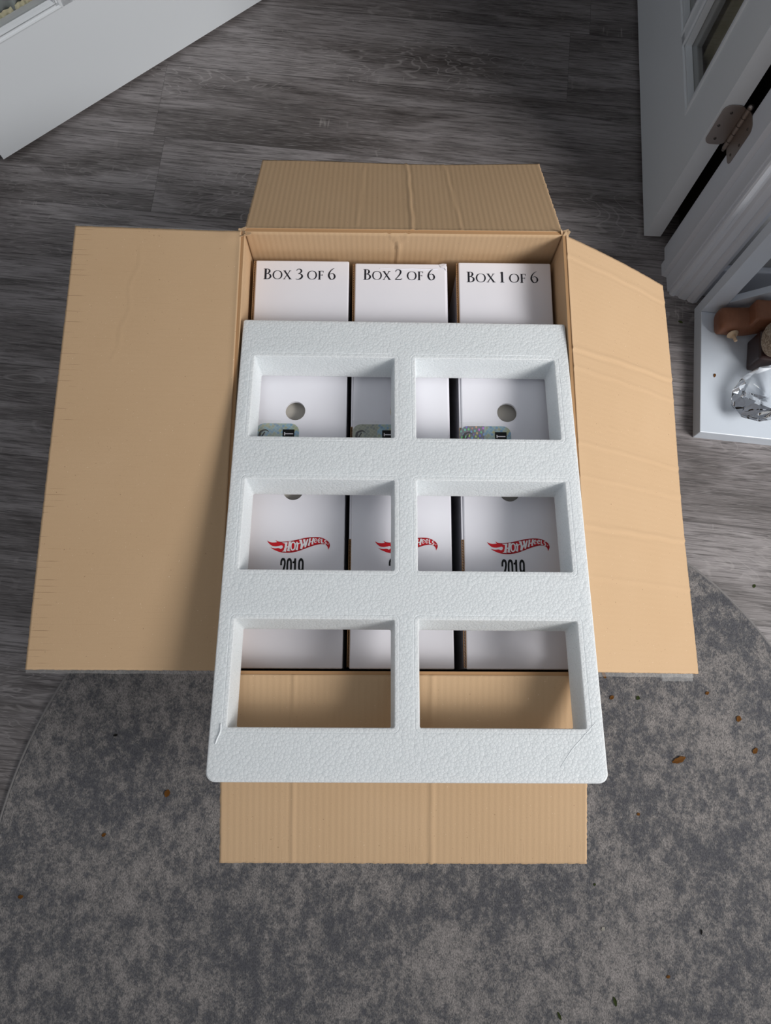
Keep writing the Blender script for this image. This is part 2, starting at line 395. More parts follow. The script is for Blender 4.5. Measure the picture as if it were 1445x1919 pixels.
rug_c = Vector((.131, -.386)); RR = .786
bm = bmesh.new(); N = 160; loops = []
def rr_(a):                                             # the binding waves a little on the right
    return RR + .004*math.sin(9*a)*max(0, math.cos(a-.75))**6 + .002*math.sin(5*a+1)
for d, z in ((0, .0005), (0, .006), (-.004, .0085), (-.014, .008), (-.4, .008)):
    loops.append([bm.verts.new((math.cos(2*PI*i/N)*(rr_(2*PI*i/N)+d), math.sin(2*PI*i/N)*(rr_(2*PI*i/N)+d), z)) for i in range(N)])
for a, b in zip(loops, loops[1:]): bridge(bm, a, b)
bm.faces.new(loops[-1]); bm.faces.new(loops[0])
rug = thing('round_rug', 'large round mottled grey rug under the open carton', 'rug', (*rug_c, 0))
obj('pile', bm, M['rug'], rug)
bm = bmesh.new(); ring = []
for i in range(N):
    a = 2*PI*i/N; r = rr_(a); c = Vector((math.cos(a), math.sin(a), 0))
    ring.append([bm.verts.new(c*(r+.003*math.cos(t))+Vector((0, 0, .0045+.0036*math.sin(t)))) for t in [2*PI*j/8 for j in range(8)]])
for i in range(N): bridge(bm, ring[i], ring[(i+1) % N])
tag(obj('binding', bm, M['rug_edge'], rug, smooth=True), 'plain pale grey bound edge')

# door frame profile (footprint), extruded
jam = [(.640, .945), (.566, .945), (.564, .941), (.563, .905), (.556, .901), (.556, .874), (.566, .871), (.567, .838), (.580, .838), (.640, .846)]
bm = bmesh.new(); prism(bm, jam, 0, 2.08); struct(obj('trim_1', bm, M['trim']))
cas = [(.571, .838), (.571, .832), (.574, .829), (.580, .8275), (.583, .8295), (.588, .8285), (.592, .823), (.604, .820), (.607, .8215), (.611, .8165), (.620, .814), (.628, .816), (.633, .824), (.633, .843), (.58, .843)]
bm = bmesh.new(); prism(bm, cas, 0, 2.14); struct(obj('trim_2', bm, M['trim']))
XL = -.895
bm = bmesh.new(); prism(bm, [(XL-(x-.567), y+.058) for x, y in jam], 0, 2.08); struct(obj('trim_3', bm, M['trim']))
bm = bx(((XL, .90, 2.08), (.566, .99, 2.10))); struct(obj('trim_4', bm, M['trim']))
# near wall either side of the doorway, hall behind it
bm = bx(((.625, .846, 0), (2.5, .944, 2.5)), ((-2.5, .905, 0), (XL-.055, 1.0, 2.5)), ((XL-.055, .905, 2.1), (.625, .944, 2.5)))
struct(obj('wall_back', bm, M['wall']))
struct(obj('baseboard_back', bx(((.634, .832, 0), (2.45, .846, .10)), bev=.003), M['trim']))
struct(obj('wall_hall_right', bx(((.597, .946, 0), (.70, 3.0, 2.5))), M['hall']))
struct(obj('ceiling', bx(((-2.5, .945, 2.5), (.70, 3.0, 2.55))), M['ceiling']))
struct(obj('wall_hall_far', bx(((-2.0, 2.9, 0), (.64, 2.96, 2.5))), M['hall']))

# ------------------------------------------------------------------ glazed doors
def glazed_door(name, origin, ang, side, label_hinge=True):
    """leaf local frame: x along the leaf from the hinge side, y = thickness away from the seen face, z up"""
    root = bpy.data.objects.new(name, None); COL.objects.link(root); struct(root)
    root.matrix_world = Matrix.Translation(Vector((*origin, .010))) @ Matrix.Rotation(ang, 4, 'Z') @ Matrix.Diagonal((1, 1, 1, 1))
    WD, HT, T = .724, 2.03, .035
    cols = [(.104+i*.178, .104+i*.178+.158) for i in range(3)]
    rows = [(.2235+i*.34, .2235+i*.34+.32) for i in range(5)]
    g = .013
    sy = side
    def Y(a, b): return (min(a*sy, b*sy), max(a*sy, b*sy))
    def B(x0, x1, a, b, z0, z1): y0, y1 = Y(a, b); return ((x0, y0, z0), (x1, y1, z1))
    bs = [B(0, cols[0][0]+g, 0, T, 0, HT), B(cols[-1][1]-g, WD, 0, T, 0, HT)]
    bs += [B(cols[0][0]+g, cols[-1][1]-g, 0, T, 0, rows[0][0]+g), B(cols[0][0]+g, cols[-1][1]-g, 0, T, rows[-1][1]-g, HT)]
    for i in range(2): bs.append(B(cols[i][1]-g, cols[i+1][0]+g, 0, T, rows[0][0], rows[-1][1]))
    for j in range(4):
        for c0, c1 in cols: bs.append(B(c0+g, c1-g, .001, T-.001, rows[j][1]-g, rows[j+1][0]+g))
    obj('door_panel', bx(*bs), M['paint'], root)
    prof = [(0, .0), (.0008, -.0015), (.0038, -.0025), (.0065, -.0018), (.008, .001), (.010, .0015), (.011, .0), (.014, .0), (.0155, .004), (.0175, .0105)]
    for j in range(5 if j else 5):
        for c0, c1 in cols:
            z0, z1 = rows[j]
            bm = bmesh.new(); prev = None
            for d, y in prof:
                l = [bm.verts.new(p) for p in ((c0+d, y*sy, z0+d), (c1-d, y*sy, z0+d), (c1-d, y*sy, z1-d), (c0+d, y*sy, z1-d))]
                if prev: bridge(bm, prev, l)
                prev = l
            l = [bm.verts.new((v.co.x, .012*sy, v.co.z)) for v in prev]; bridge(bm, prev, l)
            fr = obj('glazing_bead', bm, M['paint'], root)
            y0, y1 = Y(.011, .015)
            obj('glass_pane', bx(((c0+.016, y0, z0+.016), (c1-.016, y1, z1-.016))), M['glass'], fr)
    return root
# right hand leaf, folded right back along the hall wall; seen face looks to -x
d1 = glazed_door('door_1', (.517, .961), PI/2+.004, -1)
# left hand leaf, hinged by the left jamb and half open
d2 = glazed_door('door_2', (-.872, 1.054), math.radians(41.8), 1)

def hinge(root_parent, mtx, leaf2):
    h = bpy.data.objects.new('hinge', None); COL.objects.link(h); h.parent = root_parent
    return h
# bottom hinge of the right leaf: one plate on the leaf's end, pin, plate on the jamb
inv = d1.matrix_world.inverted()
bm = bmesh.new()
pl = rrect(.5215, .290, .5590, .378, .013, 6)
a = [bm.verts.new((x, .9605, z)) for x, z in pl]; b = [bm.verts.new((x, .9580, z)) for x, z in pl]
bm.faces.new(a); bm.faces.new(b); bridge(bm, a, b)
bm.transform(inv); hp = obj('hinge', bm, M['nickel'], d1); hp['label'] = 'brushed nickel hinge plate'
for x, z in ((.536, .304), (.529, .334), (.537, .363)):
    bm = bmesh.new(); bmesh.ops.create_cone(bm, cap_ends=True, segments=14, radius1=.0027, radius2=.0020, depth=.0014, matrix=Matrix.Translation((x, .9574, z)) @ Matrix.Rotation(PI/2, 4, 'X'))
    bm.transform(inv); obj('screw', bm, M['screw'], hp)
bm = bmesh.new()
for z0, z1 in ((.286, .303), (.3035, .321), (.3215, .339), (.3395, .357), (.3575, .377)):
    bmesh.ops.create_cone(bm, cap_ends=True, segments=16, radius1=.0048, radius2=.0048, depth=z1-z0-.0008, matrix=Matrix.Translation((.5612, .9555, (z0+z1)/2)))
bmesh.ops.create_uvsphere(bm, u_segments=12, v_segments=8, radius=.0052, matrix=Matrix.Translation((.5612, .9555, .380)))
bmesh.ops.create_cone(bm, cap_ends=True, segments=12, radius1=.0028, radius2=.0045, depth=.006, matrix=Matrix.Translation((.5612, .9555, .2825)))
bm.transform(inv); obj('hinge_pin', bm, M['nickel'], hp)
bm = bmesh.new(); pl = rrect(.915, .288, .955, .378, .012, 6)
a = [bm.verts.new((.5668, y, z)) for y, z in pl]; b = [bm.verts.new((.5626, y, z)) for y, z in pl]
bm.faces.new(a); bm.faces.new(b); bridge(bm, a, b); bm.transform(inv); obj('hinge_leaf', bm, M['nickel'], hp)
bm = bmesh.new()
for y, z in ((.928, .302), (.922, .333), (.928, .363)):
    bmesh.ops.create_cone(bm, cap_ends=True, segments=14, radius1=.0020, radius2=.0027, depth=.0014, matrix=Matrix.Translation((.5622, y, z)) @ Matrix.Rotation(PI/2, 4, 'Y'))
bm.transform(inv); obj('hinge_leaf_screws', bm, M['screw'], hp)

def curtain(name, label, root, side, mat, ruffle):
    t = thing(name, label, 'curtain'); t.matrix_world = root.matrix_world.copy()
    y0 = .044*side
    bm = bmesh.new(); nx, nz = 260, 24; rows_ = []
    for j in range(nz+1):
        z = .200+(1.9-.200)*j/nz; r = []
        for i in range(nx+1):
            x = .09+.545*i/nx; amp = .0045
            y = y0+amp*math.sin(x*165+1.2*math.sin(x*31)+.35*math.sin(z*9))+.002*math.sin(x*57+z*3)
            r.append(bm.verts.new((x, y, z)))
        rows_.append(r)
    for j in range(nz):
        for i in range(nx): bm.faces.new((rows_[j][i], rows_[j][i+1], rows_[j+1][i+1], rows_[j+1][i]))
    p = obj('drape', bm, mat, t, smooth=True); md = p.modifiers.new('s', 'SOLIDIFY'); md.thickness = .0008
    if ruffle:
        bm = bmesh.new(); rows_ = []
        for j in range(9):
            s_ = j/8; z = .198+.046*s_; bul = math.sin(PI*s_)*.006+.003; r = []
            for i in range(521):
                x = .09+.545*i/520
                y = y0-side*(.004+bul*(.65+.35*math.sin(x*520+math.sin(x*90)*2)))
                r.append(bm.verts.new((x, y, z)))
            rows_.append(r)
        for j in range(8):
            for i in range(520): bm.faces.new((rows_[j][i], rows_[j][i+1], rows_[j+1][i+1], rows_[j+1][i]))
        q = obj('ruffle', bm, ruffle, t, smooth=True); q['label'] = 'gathered cream rod pocket'
        md = q.modifiers.new('s', 'SOLIDIFY'); md.thickness = .0008
    bm = bmesh.new(); tube(bm, [(.085, y0, .222), (.64, y0, .222)], .0022)
    obj('curtain_rod', bm, M['nickel'], t)
    return t
curtain('lace_curtain', 'sheer curtain with cream gathered hem behind the left door glass', d2, 1, M['sheer'], M['ruffle'])
curtain('door_curtain', 'dull olive curtain in folds behind the right door glass', d1, -1, M['olive'], None)

# ------------------------------------------------------------------ carton
CX, CY, YAW = .0345, .0139, .05425
HW, CL, RIM, ZB = .2195, .5906, .5, .0095
FLAP = .2247
CF = Matrix.Translation((CX, CY, 0)) @ Matrix.Rotation(YAW, 4, 'Z')
carton = thing('shipping_carton', 'large open brown cardboard carton with four flaps spread out', 'carton', (CX, CY, ZB), YAW)
def C_local(m4): return Matrix.Translation((0, 0, -ZB)) @ m4
def panel(name, w, l, mtx, nx, ny, hfun=lambda x, y: 0, th=.004, edge=None, jag=0, parent=carton, mat='card'):
    """sheet: x 0..w along the hinge, y 0..l away from it, seen face at z=0 looking +z"""
    bm = bmesh.new(); top = []; bot = []
    rnd = random.Random(hash(name) % 97 + int(w*1000) + nx)
    jx = [rnd.uniform(-1, 1)*jag for _ in range(ny+1)]; jx2 = [rnd.uniform(-1, 1)*jag for _ in range(ny+1)]; jy = [rnd.uniform(-1, 1)*jag for _ in range(nx+1)]
    for j in range(ny+1):
        a = []; b = []
        for i in range(nx+1):
            x = w*i/nx; y = l*j/ny
            if edge: x, y = edge(x, y)
            z = hfun(x, y)
            if i == 0: x += jx[j]
            if i == nx: x += jx2[j]
            if j == ny: y += jy[i]
            a.append(bm.verts.new((x, y, z))); b.append(bm.verts.new((x, y, z-th)))
        top.append(a); bot.append(b)
    for j in range(ny):
        for i in range(nx):
            bm.faces.new((top[j][i], top[j][i+1], top[j+1][i+1], top[j+1][i])).smooth = True
            bm.faces.new((bot[j][i], bot[j+1][i], bot[j+1][i+1], bot[j][i+1]))
    per = [(0, i) for i in range(nx)]+[(j, nx) for j in range(ny)]+[(ny, i) for i in range(nx, 0, -1)]+[(j, 0) for j in range(ny, 0, -1)]
    for k in range(len(per)):
        (j, i), (q, p) = per[k], per[(k+1) % len(per)]
        bm.faces.new((top[j][i], bot[j][i], bot[q][p], top[q][p])).material_index = 1
    return obj(name, bm, None, parent, mats=[M[mat], M['card_edge']], smooth='keep', mtx=C_local(mtx))
def crease(p0, p1, h=.0009, w=.0022, wob=.0006):
    (x0, y0), (x1, y1) = p0, p1; dx, dy = x1-x0, y1-y0; L = math.hypot(dx, dy)
    def f(x, y):
        s = ((x-x0)*dx+(y-y0)*dy)/L; d = ((x-x0)*dy-(y-y0)*dx)/L + wob*math.sin(s*90)
        if s < -.006 or s > L+.006: return 0
        return h*math.exp(-(d/w)**2) - .6*h*math.exp(-((d-2*w)/w)**2)
    return f
def fsum(*fs): return lambda x, y: sum(f(x, y) for f in fs)
def hinge_roll(y, a=.0012): return a*math.exp(-(y/.004)**2)
# each flap: x axis along its hinge, y axis outward and down by its own angle
def flap_m(ox, oy, ang, droop, z=RIM):
    return Matrix.Translation((ox, oy, z)) @ Matrix.Rotation(ang, 4, 'Z') @ Matrix.Rotation(-droop, 4, 'X')
OUT = .004
# back flap: outward +y ; x runs -x.. so use ang 0 with x from -HW
cr = fsum(crease((.232, -.01), (.228, .23), .0012), crease((.30, .0), (.286, .235), .0006, .002), crease((.155, .02), (.16, .2), .0004), lambda x, y: .0018*math.sin(x*14+1)*(y/.22)+hinge_roll(y))
panel('flap', 2*HW, FLAP, flap_m(-HW, CL+OUT, 0, .5137), 170, 70, cr, jag=.0006)
# front flap: outward -y
cr = fsum(crease((.187, -.01), (.187, .24), .0012, .0022, .0002), crease((.352, -.01), (.353, .24), .0009, .0022, .0002), lambda x, y: .001*math.sin(x*11)*(y/.22)+hinge_roll(y))
panel('flap', 2*HW, FLAP, flap_m(HW, -OUT, PI, .2158), 170, 70, cr, jag=.0005)
# left flap: outward -x
cr = fsum(crease((.555, .135), (.43, .15), .00022, .0022, .003), crease((.43, .15), (.40, .158), .0002, .002, .002), lambda x, y: .0012*math.sin(x*9)*(y/.22)+hinge_roll(y)+.0016*math.exp(-(((CL-x)-.006)/.012)**2-((y-.012)/.016)**2))
panel('flap', CL, FLAP, flap_m(-HW-OUT, 0, PI/2, -.0437), 190, 90, lambda x, y: cr(x, y), jag=.0003, mat='card_flat')
# right flap: outward +x
def rf(x, y): return .003*math.sin(y/FLAP*PI)+.0015*math.sin(x*13)*y/.22+hinge_roll(y)
cr = fsum(crease((.168, .0), (.158, .235), .0012), crease((.195, .0), (.192, .235), .0006), crease((.30, .0), (.297, .235), .0006), crease((.345, .0), (.340, .235), .0005), crease((.41, .0), (.405, .235), .0011), crease((.475, .02), (.475, .235), .0005), crease((.03, .0), (.03, .235), .0007),
          crease((.275, .045), (.262, .11), .0006, .0008, .0015), crease((.262, .11), (.272, .16), .0006, .0008, .0015), rf)
panel('flap', CL, FLAP, flap_m(HW+OUT, CL, -PI/2, .6082), 200, 90, cr, jag=.0003, mat='card_plain')
# walls (inner faces at +-HW); panel x along, y down, seen face looks inward
def wall_m(ox, oy, ang): return Matrix.Translation((ox, oy, RIM)) @ Matrix.Rotation(ang, 4, 'Z') @ Matrix.Rotation(-PI/2, 4, 'X')
HH = RIM-ZB-.004
def wallpanel(w, mtx, hf=lambda x, y: 0, nx=90):
    return panel('wall', w, HH, mtx, nx, 60, hf)
# Rotation(-90 about X): local y -> -z (down), local z -> +y
yfold = fsum(crease((.213, .0), (.226, .028), .0012, .0018), crease((.240, .0), (.227, .028), .0012, .0018), crease((.2265, .026), (.2265, .07), .0014, .002))
# front wall inner face looks +y: ang 0 ; back wall looks -y: ang pi
wallpanel(2*HW, wall_m(-HW, 0, 0))
wallpanel(2*HW, wall_m(HW, CL, PI), yfold, 200)
wallpanel(CL, wall_m(-HW, CL, -PI/2))         # left wall looks +x
wallpanel(CL, wall_m(HW, 0, PI/2))            # right wall looks -x
obj('bottom', bx(((-HW, 0, 0), (HW, CL, .004))), M['card'], carton)
# clear tape left along the flap ends
def tape(name, m4, x0, x1, y0, y1):
    bm = bmesh.new(); nx = 60; rnd = random.Random(3)
    a = [bm.verts.new((x0+(x1-x0)*i/nx, y0+0, -.0046)) for i in range(nx+1)]
    b = [bm.verts.new((x0+(x1-x0)*i/nx, y1+.0003*math.sin(i*.35), -.0052)) for i in range(nx+1)]
    for i in range(nx): bm.faces.new((a[i], a[i+1], b[i+1], b[i]))
    o = obj(name, bm, M['tape'], carton, mtx=C_local(m4)); o.modifiers.new('s', 'SOLIDIFY').thickness = .0001
    o['label'] = 'strip of clear packing tape'
LFm = flap_m(-HW-OUT, 0, PI/2, -.0437); RFm = flap_m(HW+OUT, CL, -PI/2, .6082)
def tape_end(m4, xa, xb, ya, yb):
    t = Matrix(((0, 1, 0, 0), (1, 0, 0, 0), (0, 0, 1, 0), (0, 0, 0, 1)))
    tape('packing_tape', m4 @ t, ya, yb, xa, xb)
tape_end(LFm, CL-.02, CL+.0048, .0, FLAP+.002)
tape_end(LFm, .02, -.004, .0, FLAP+.001)
tape_end(RFm, CL-.02, CL+.005, .0, FLAP-.002); tape_end(RFm, CL-.012, CL+.010, .150, FLAP-.004)
# torn paper tufts on the corners of the rim
for sx in (-1, 1):
    bm = bmesh.new()
    for q in range(7):
        p = Vector((sx*(HW+.002)+random.uniform(-.004, .004), CL+random.uniform(-.004, .006), RIM-.001))
        d = Vector((random.uniform(-1, 1), random.uniform(-.4, 1), random.uniform(.1, .5))).normalized()*.008
        e = d.cross(Vector((0, 0, 1))).normalized()*.003
        bm.faces.new([bm.verts.new(x) for x in (p-e, p+e, p+d+e*.4, p+d-e*.5)])
    obj('torn_corner', bm, M['card'], carton, mtx=C_local(Matrix.Identity(4))).modifiers.new('s', 'SOLIDIFY').thickness = .0006

# ------------------------------------------------------------------ white boxes
ZT = .4492
def white_box(no, x0, x1, y1, holes, text_x, text_y, logo_x, st):
    """coordinates in the carton frame"""
    y0 = .0035
    xc = (x0+x1)/2; yc = (y0+y1)/2
    pos = CF @ Vector((xc, yc, ZB+.0045))
    lab = {3: 'white cardboard box printed BOX 3 OF 6, leftmost in the carton', 2: 'white cardboard box printed BOX 2 OF 6, between the other two in the carton', 1: 'white cardboard box printed BOX 1 OF 6, rightmost in the carton'}[no]
    t = thing('white_box', lab, 'box', pos, YAW, 'white boxes in the carton')
    Z0 = ZB+.0045; z = ZT-Z0; hx = (x1-x0)/2; hy = (y1-y0)/2
    L = lambda x, y: (x-xc, y-yc)
    xa_, xb_, ya_, yb_ = -hx+.0028, hx-.0005, -hy+.001, hy-.001
    obj('body', bx(((xa_, ya_, 0), (xb_, yb_, z-.030)), ((xa_, ya_, z-.03), (xa_+.003, yb_, z-.0047)), ((xb_-.003, ya_, z-.03), (xb_, yb_, z-.0047)), ((xa_+.003, ya_, z-.03), (xb_-.003, ya_+.003, z-.0047)), ((xa_+.003, yb_-.003, z-.03), (xb_-.003, yb_, z-.0047))), M['white'], t)
    # inner face of box seen through the finger holes
    obj('inner_tray', bx(((-hx+.006, -hy+.006, z-.0298), (hx-.004, hy-.006, z-.015))), M['inner_white'], t)
    # lid with two finger holes, rounded outer edge
    bm = bmesh.new(); xl = -hx+.0030
    def rect_loop(d, zz):
        pts = rrect(xl+d, -hy+d, hx-d, hy-d, .0016, 3)
        if no == 2:                                   # crushed back right corner
            pts = [(px-.003 if px > hx-.004 and py > hy-.006 else px, py) for px, py in pts]
        return [bm.verts.new((px, py, zz)) for px, py in pts]
    outer = [rect_loop(0, z-.0046), rect_loop(0, z-.0016), rect_loop(.0005, z-.0005), rect_loop(.0016, z)]
    for a, b in zip(outer, outer[1:]): bridge(bm, a, b)
    hv = []
    for hx_, hy_ in holes:
        c = L(hx_, hy_); pts = circle(c[0], c[1], .0136, n=40)
        a = [bm.verts.new((*p, z)) for p in pts]; b = [bm.verts.new((*p, z-.0046)) for p in pts]
        bridge(bm, a, b); hv.append(a)
    fill_poly(bm, None, vloops=[outer[-1]]+hv)
    obj('lid', bm, M['white'], t)
    # raw corrugated edge beside the lid
    wl = -hx
    for ya, yb in ((.45, y1-.001), (.292, .327), (y0+.002, .171)):
        ed = bmesh.new(); a, b = ya-yc, yb-yc
        for q in (wl, wl+.0024): box(ed, (q, a, z-.006), (q+.0005, b, z-.0006))
        n_ = int((b-a)/.0009); pv = None
        for i in range(n_+1):
            yy = a+(b-a)*i/n_; xx = wl+.00145+.0009*math.sin(i*PI/2+.4)
            c1 = ed.verts.new((xx-.00012, yy, z-.001)); c2 = ed.verts.new((xx-.00012, yy, z-.006)); c3 = ed.verts.new((xx+.00018, yy, z-.001)); c4 = ed.verts.new((xx+.00018, yy, z-.006))
            if pv:
                ed.faces.new((pv[0], c1, c3, pv[2])); ed.faces.new((pv[0], c1, c2, pv[1])); ed.faces.new((pv[2], c3, c4, pv[3]))
            pv = (c1, c2, c3, c4)
        obj('corrugated_edge', ed, M['card_edge'], t)['label'] = 'raw brown fluted edge of the lid'
    for ya, yb in ((.327, .45), (.171, .292)):
        wf = bmesh.new(); box(wf, (wl+.0004, ya-yc, z-.006), (wl+.0028, yb-yc, z-.0022))
        obj('tuck_flap', wf, M['white'], t)
    if no == 2:
        bm = bmesh.new()
        pts = [(hx-.013, hy-.001, z+.0003), (hx-.010, hy-.006, z+.0012), (hx-.004, hy-.008, z+.0015), (hx-.002, hy-.012, z+.0004), (hx-.002, hy-.001, z+.0022), (hx-.007, hy, z+.0010)]
        v_ = [bm.verts.new(p) for p in pts]
        for q in ((0, 1, 5), (1, 2, 4), (1, 4, 5), (2, 3, 4)): bm.faces.new([v_[i] for i in q])
        for q in range(3):                            # folded ridge running along the back edge
            pass
        rid = [(-.030+q*.012, hy-.0085+.0006*math.sin(q*2), z+.0004) for q in range(8)]
        tube(bm, rid, [.0001, .0004, .0005, .0005, .0006, .0006, .0007, .0005], 6)
        obj('crushed_corner', bm, M['white'], t, smooth=False).modifiers.new('s', 'SOLIDIFY').thickness = .0006
    # title
    zt = z+.00025
    bm = bmesh.new(); cap = .0165; small = .0138
    x = text_x; seq = [('B', cap, 0), ('O', small, 0), ('X', small, 0), (' ', cap, 0), (str(no), cap, 0), (' ', cap, 0), ('O', small, 0), ('F', small, 0), (' ', cap, 0), ('6', cap, 0)]
    adv = 0; wfull = 0; tmp = bmesh.new()
    for ch, s_, _ in seq: wfull += (glyph(Ink, ch, lambda a, b: (a, b), 0, tmp)+.05)*s_*.80
    tmp.free(); k = .1045/wfull
    for ch, s_, _ in seq:
        xo_ = x+adv
        w_ = glyph(Ink, ch, (lambda s_, xo_: lambda a, b: L(xo_+a*s_*.80*k, text_y+b*s_))(s_, xo_), zt, bm)
        adv += (w_+.05)*s_*.80*k
    k_ = Ink(None, 0); k_.bm.free(); k_.bm = bm; k_.done('title_text', M['ink'], t)['label'] = 'BOX %d OF 6 in black roman capitals' % no
    # flame logo: drawn in units of 1/1215 of its width
    sc = .0826/1215; lx, ly = logo_x, .1731
    f = lambda a, b: L(lx+(a-105)*sc, ly-(b-124)*sc*.965)
    out = [(105, 203), (150, 228), (200, 240), (255, 240), (298, 233)]
    top = spline([(298, 233), (270, 193), (310, 215), (360, 226), (430, 224), (520, 213), (620, 196), (720, 172), (820, 148), (920, 131), (1020, 124), (1110, 128), (1180, 146), (1240, 176), (1290, 218), (1315, 262), (1320, 305), (1308, 342), (1288, 382)], 4)
    low = spline([(1288, 382), (1283, 345), (1268, 312), (1238, 284), (1190, 270), (1120, 272), (1040, 290), (950, 320), (860, 355), (770, 392), (690, 421), (600, 441), (520, 449), (430, 446), (350, 432), (280, 405), (220, 375), (168, 338)], 4)
    ton = spline([(168, 338), (215, 353), (270, 360), (320, 354), (350, 360), (372, 371), (397, 362), (413, 336), (408, 310), (385, 299), (330, 312), (270, 319), (210, 310), (165, 280), (130, 243), (105, 203)], 4)
    shape = spline(out, 3)[:-1]+top[:-1]+low[:-1]+ton[:-1]
    Ink.k = 0; lg = Ink(f, zt); lg.poly(shape); lo = lg.done('flame_logo', M['red'], t); lo['label'] = 'red flame shaped logo with white letters'
    Ink.k = 0; dk = Ink(f, zt+.0003)
    dk.stroke([(320, 226), (430, 236), (520, 226), (620, 208), (720, 184), (820, 160), (920, 143), (1020, 136), (1110, 140), (1180, 158), (1240, 190), (1285, 235), (1305, 290), (1300, 340)], 9)
    dk.stroke([(380, 430), (520, 437), (600, 430), (690, 410), (770, 382), (860, 344), (950, 308), (1040, 279), (1120, 260), (1190, 258), (1240, 272), (1276, 305)], 9)
    dk.stroke([(585, 205), (545, 260), (540, 340), (560, 405), (585, 425)], 7); dk.stroke([(640, 215), (672, 270), (672, 350), (655, 400)], 7)
    dk.stroke([(905, 150), (890, 230), (880, 330)], 7); dk.stroke([(728, 190), (765, 250), (760, 330), (735, 390)], 7)
    dk.done('logo_outline', M['dark_red'], lo)
    Ink.k = 0; wt = Ink(f, zt+.0005)
    S_ = lambda p, w, **kk: wt.stroke(p, w, smooth=False, **kk)
    S_([(478, 240), (470, 330), (452, 425)], [50, 40, 52]); S_([(545, 225), (532, 320), (520, 418)], [44, 36, 50]); S_([(470, 335), (540, 325)], 26)
    wt.poly([(395, 242), (500, 236), (500, 254), (440, 262)]); wt.poly([(398, 424), (440, 400), (480, 424)]); wt.poly([(530, 222), (582, 218), (560, 240), (530, 246)]); wt.poly([(500, 418), (520, 396), (572, 410), (556, 418)])
    wt.stroke([(610, 236), (575, 262), (568, 315), (576, 370), (604, 394), (640, 366), (650, 312), (643, 260)], 27, closed=True)
    wt.stroke([(676, 226), (692, 270), (692, 330), (680, 392)], [22, 32, 30, 46]); wt.stroke([(652, 262), (680, 268), (710, 264), (742, 246)], [8, 22, 24, 12]);
    S_([(752, 190), (778, 280), (768, 372)], [50, 38, 44]); wt.poly([(720, 186), (770, 182), (770, 206), (745, 212)]); S_([(768, 370), (826, 250)], 24); S_([(820, 180), (838, 270), (846, 338)], [46, 34, 28]); S_([(846, 330), (888, 170)], 28); wt.poly([(800, 178), (840, 170), (842, 190), (815, 196)])
    S_([(932, 160), (925, 230), (908, 305)], [34, 28, 36]); S_([(1000, 150), (985, 215), (980, 278)], [34, 26, 36]); S_([(925, 232), (992, 214)], 18); wt.poly([(905, 160), (950, 150), (950, 168)]); wt.poly([(980, 150), (1018, 146), (1008, 162)])
    for ex, ey, rx, ry in ((1040, 200, 23, 38), (1112, 197, 22, 37)):
        wt.stroke([(ex-rx*.7, ey+4), (ex+rx*.9, ey-8), (ex+rx*.7, ey-ry*.8), (ex, ey-ry), (ex-rx*.9, ey-ry*.4), (ex-rx, ey+ry*.3), (ex-rx*.5, ey+ry), (ex+rx*.3, ey+ry*.95), (ex+rx, ey+ry*.55)], [10, 12, 15, 15, 18, 19, 16, 14, 8])
    S_([(1163, 160), (1158, 240)], 21); S_([(1150, 243), (1196, 247)], 18)
    wt.stroke([(1250, 198), (1233, 190), (1217, 200), (1220, 220), (1243, 236), (1246, 258), (1228, 268), (1208, 258)], [12, 15, 17, 17, 17, 17, 15, 10])
    wt.stroke([(1284, 256), (1272, 266), (1282, 278), (1294, 266)], 5, closed=True)
    wt.done('logo_letters', M['white_ink'], lo)
    # year
    bm = bmesh.new(); hgt = .027; xs = logo_x+.0185
    for i, ch in enumerate('2019'):
        off = [0, .0081, .0152, .0234][i]
        bold_glyph(ch, (lambda o_: lambda a, b: L(xs+o_+a*.0180, .1445-hgt+b*hgt))(off), zt, bm)
    k_ = Ink(None, 0); k_.bm.free(); k_.bm = bm; k_.done('year_text', M['ink_black'], t)['label'] = '2019 in condensed black figures'
    # hologram seal and its clear tape
    sx0, sx1, sy1, mid, lm = st
    sy0 = sy1-.034
    def half(xa, xb, rl, rr2, mat):
        r = .0115; pts = []
        for cx, cy, a0, rad in ((xb-r, sy1-r, 0, rr2), (xa+r, sy1-r, 90, rl), (xa+r, sy0+r, 180, rl), (xb-r, sy0+r, 270, rr2)):
            if rad: pts += [(cx+r*math.cos(math.radians(a0+i*15)), cy+r*math.sin(math.radians(a0+i*15))) for i in range(7)]
            else: pts += [{0: (xb, sy1), 90: (xa, sy1), 180: (xa, sy0), 270: (xb, sy0)}[a0]]
        Ink.k = 0; k2 = Ink(lambda a, b: L(a, b), zt); k2.poly(pts); return k2.done('hologram_seal', mat, t)
    s1 = half(sx0, mid, True, False, M[lm]); s2 = half(mid, sx1, False, True, M['holo_blue'])
    s1['label'] = 'left half of a shiny hologram seal'; s2['label'] = 'right half of the seal with a black panel'
    Ink.k = 0; k2 = Ink(lambda a, b: L(a, b), zt+.00012)
    bx0, bx1 = sx1-.0222, sx1-.0062; byt = sy1-.0085
    k2.poly([(bx0, byt), (bx1, byt), (bx1, byt-.018), (bx0, byt-.018)]); k2.done('seal_panel', M['ink_black'], s2)
    Ink.k = 0; k2 = Ink(lambda a, b: L(a, b), zt+.00024)
    for q in range(2):
        yb = byt-.0040-q*.0075
        k2.stroke([(bx0+.0028, yb), (bx0+.0028, yb-.0046)], .0013, smooth=False); k2.stroke([(bx0+.0028, yb-.0023), (bx1-.0016, yb-.0023)], .0014, smooth=False)
    k2.done('seal_letters', M['white_ink'], s2)
    ec = (sx0+.0112, sy1-.0150)
    Ink.k = 0; k2 = Ink(lambda a, b: L(a, b), zt+.00012)
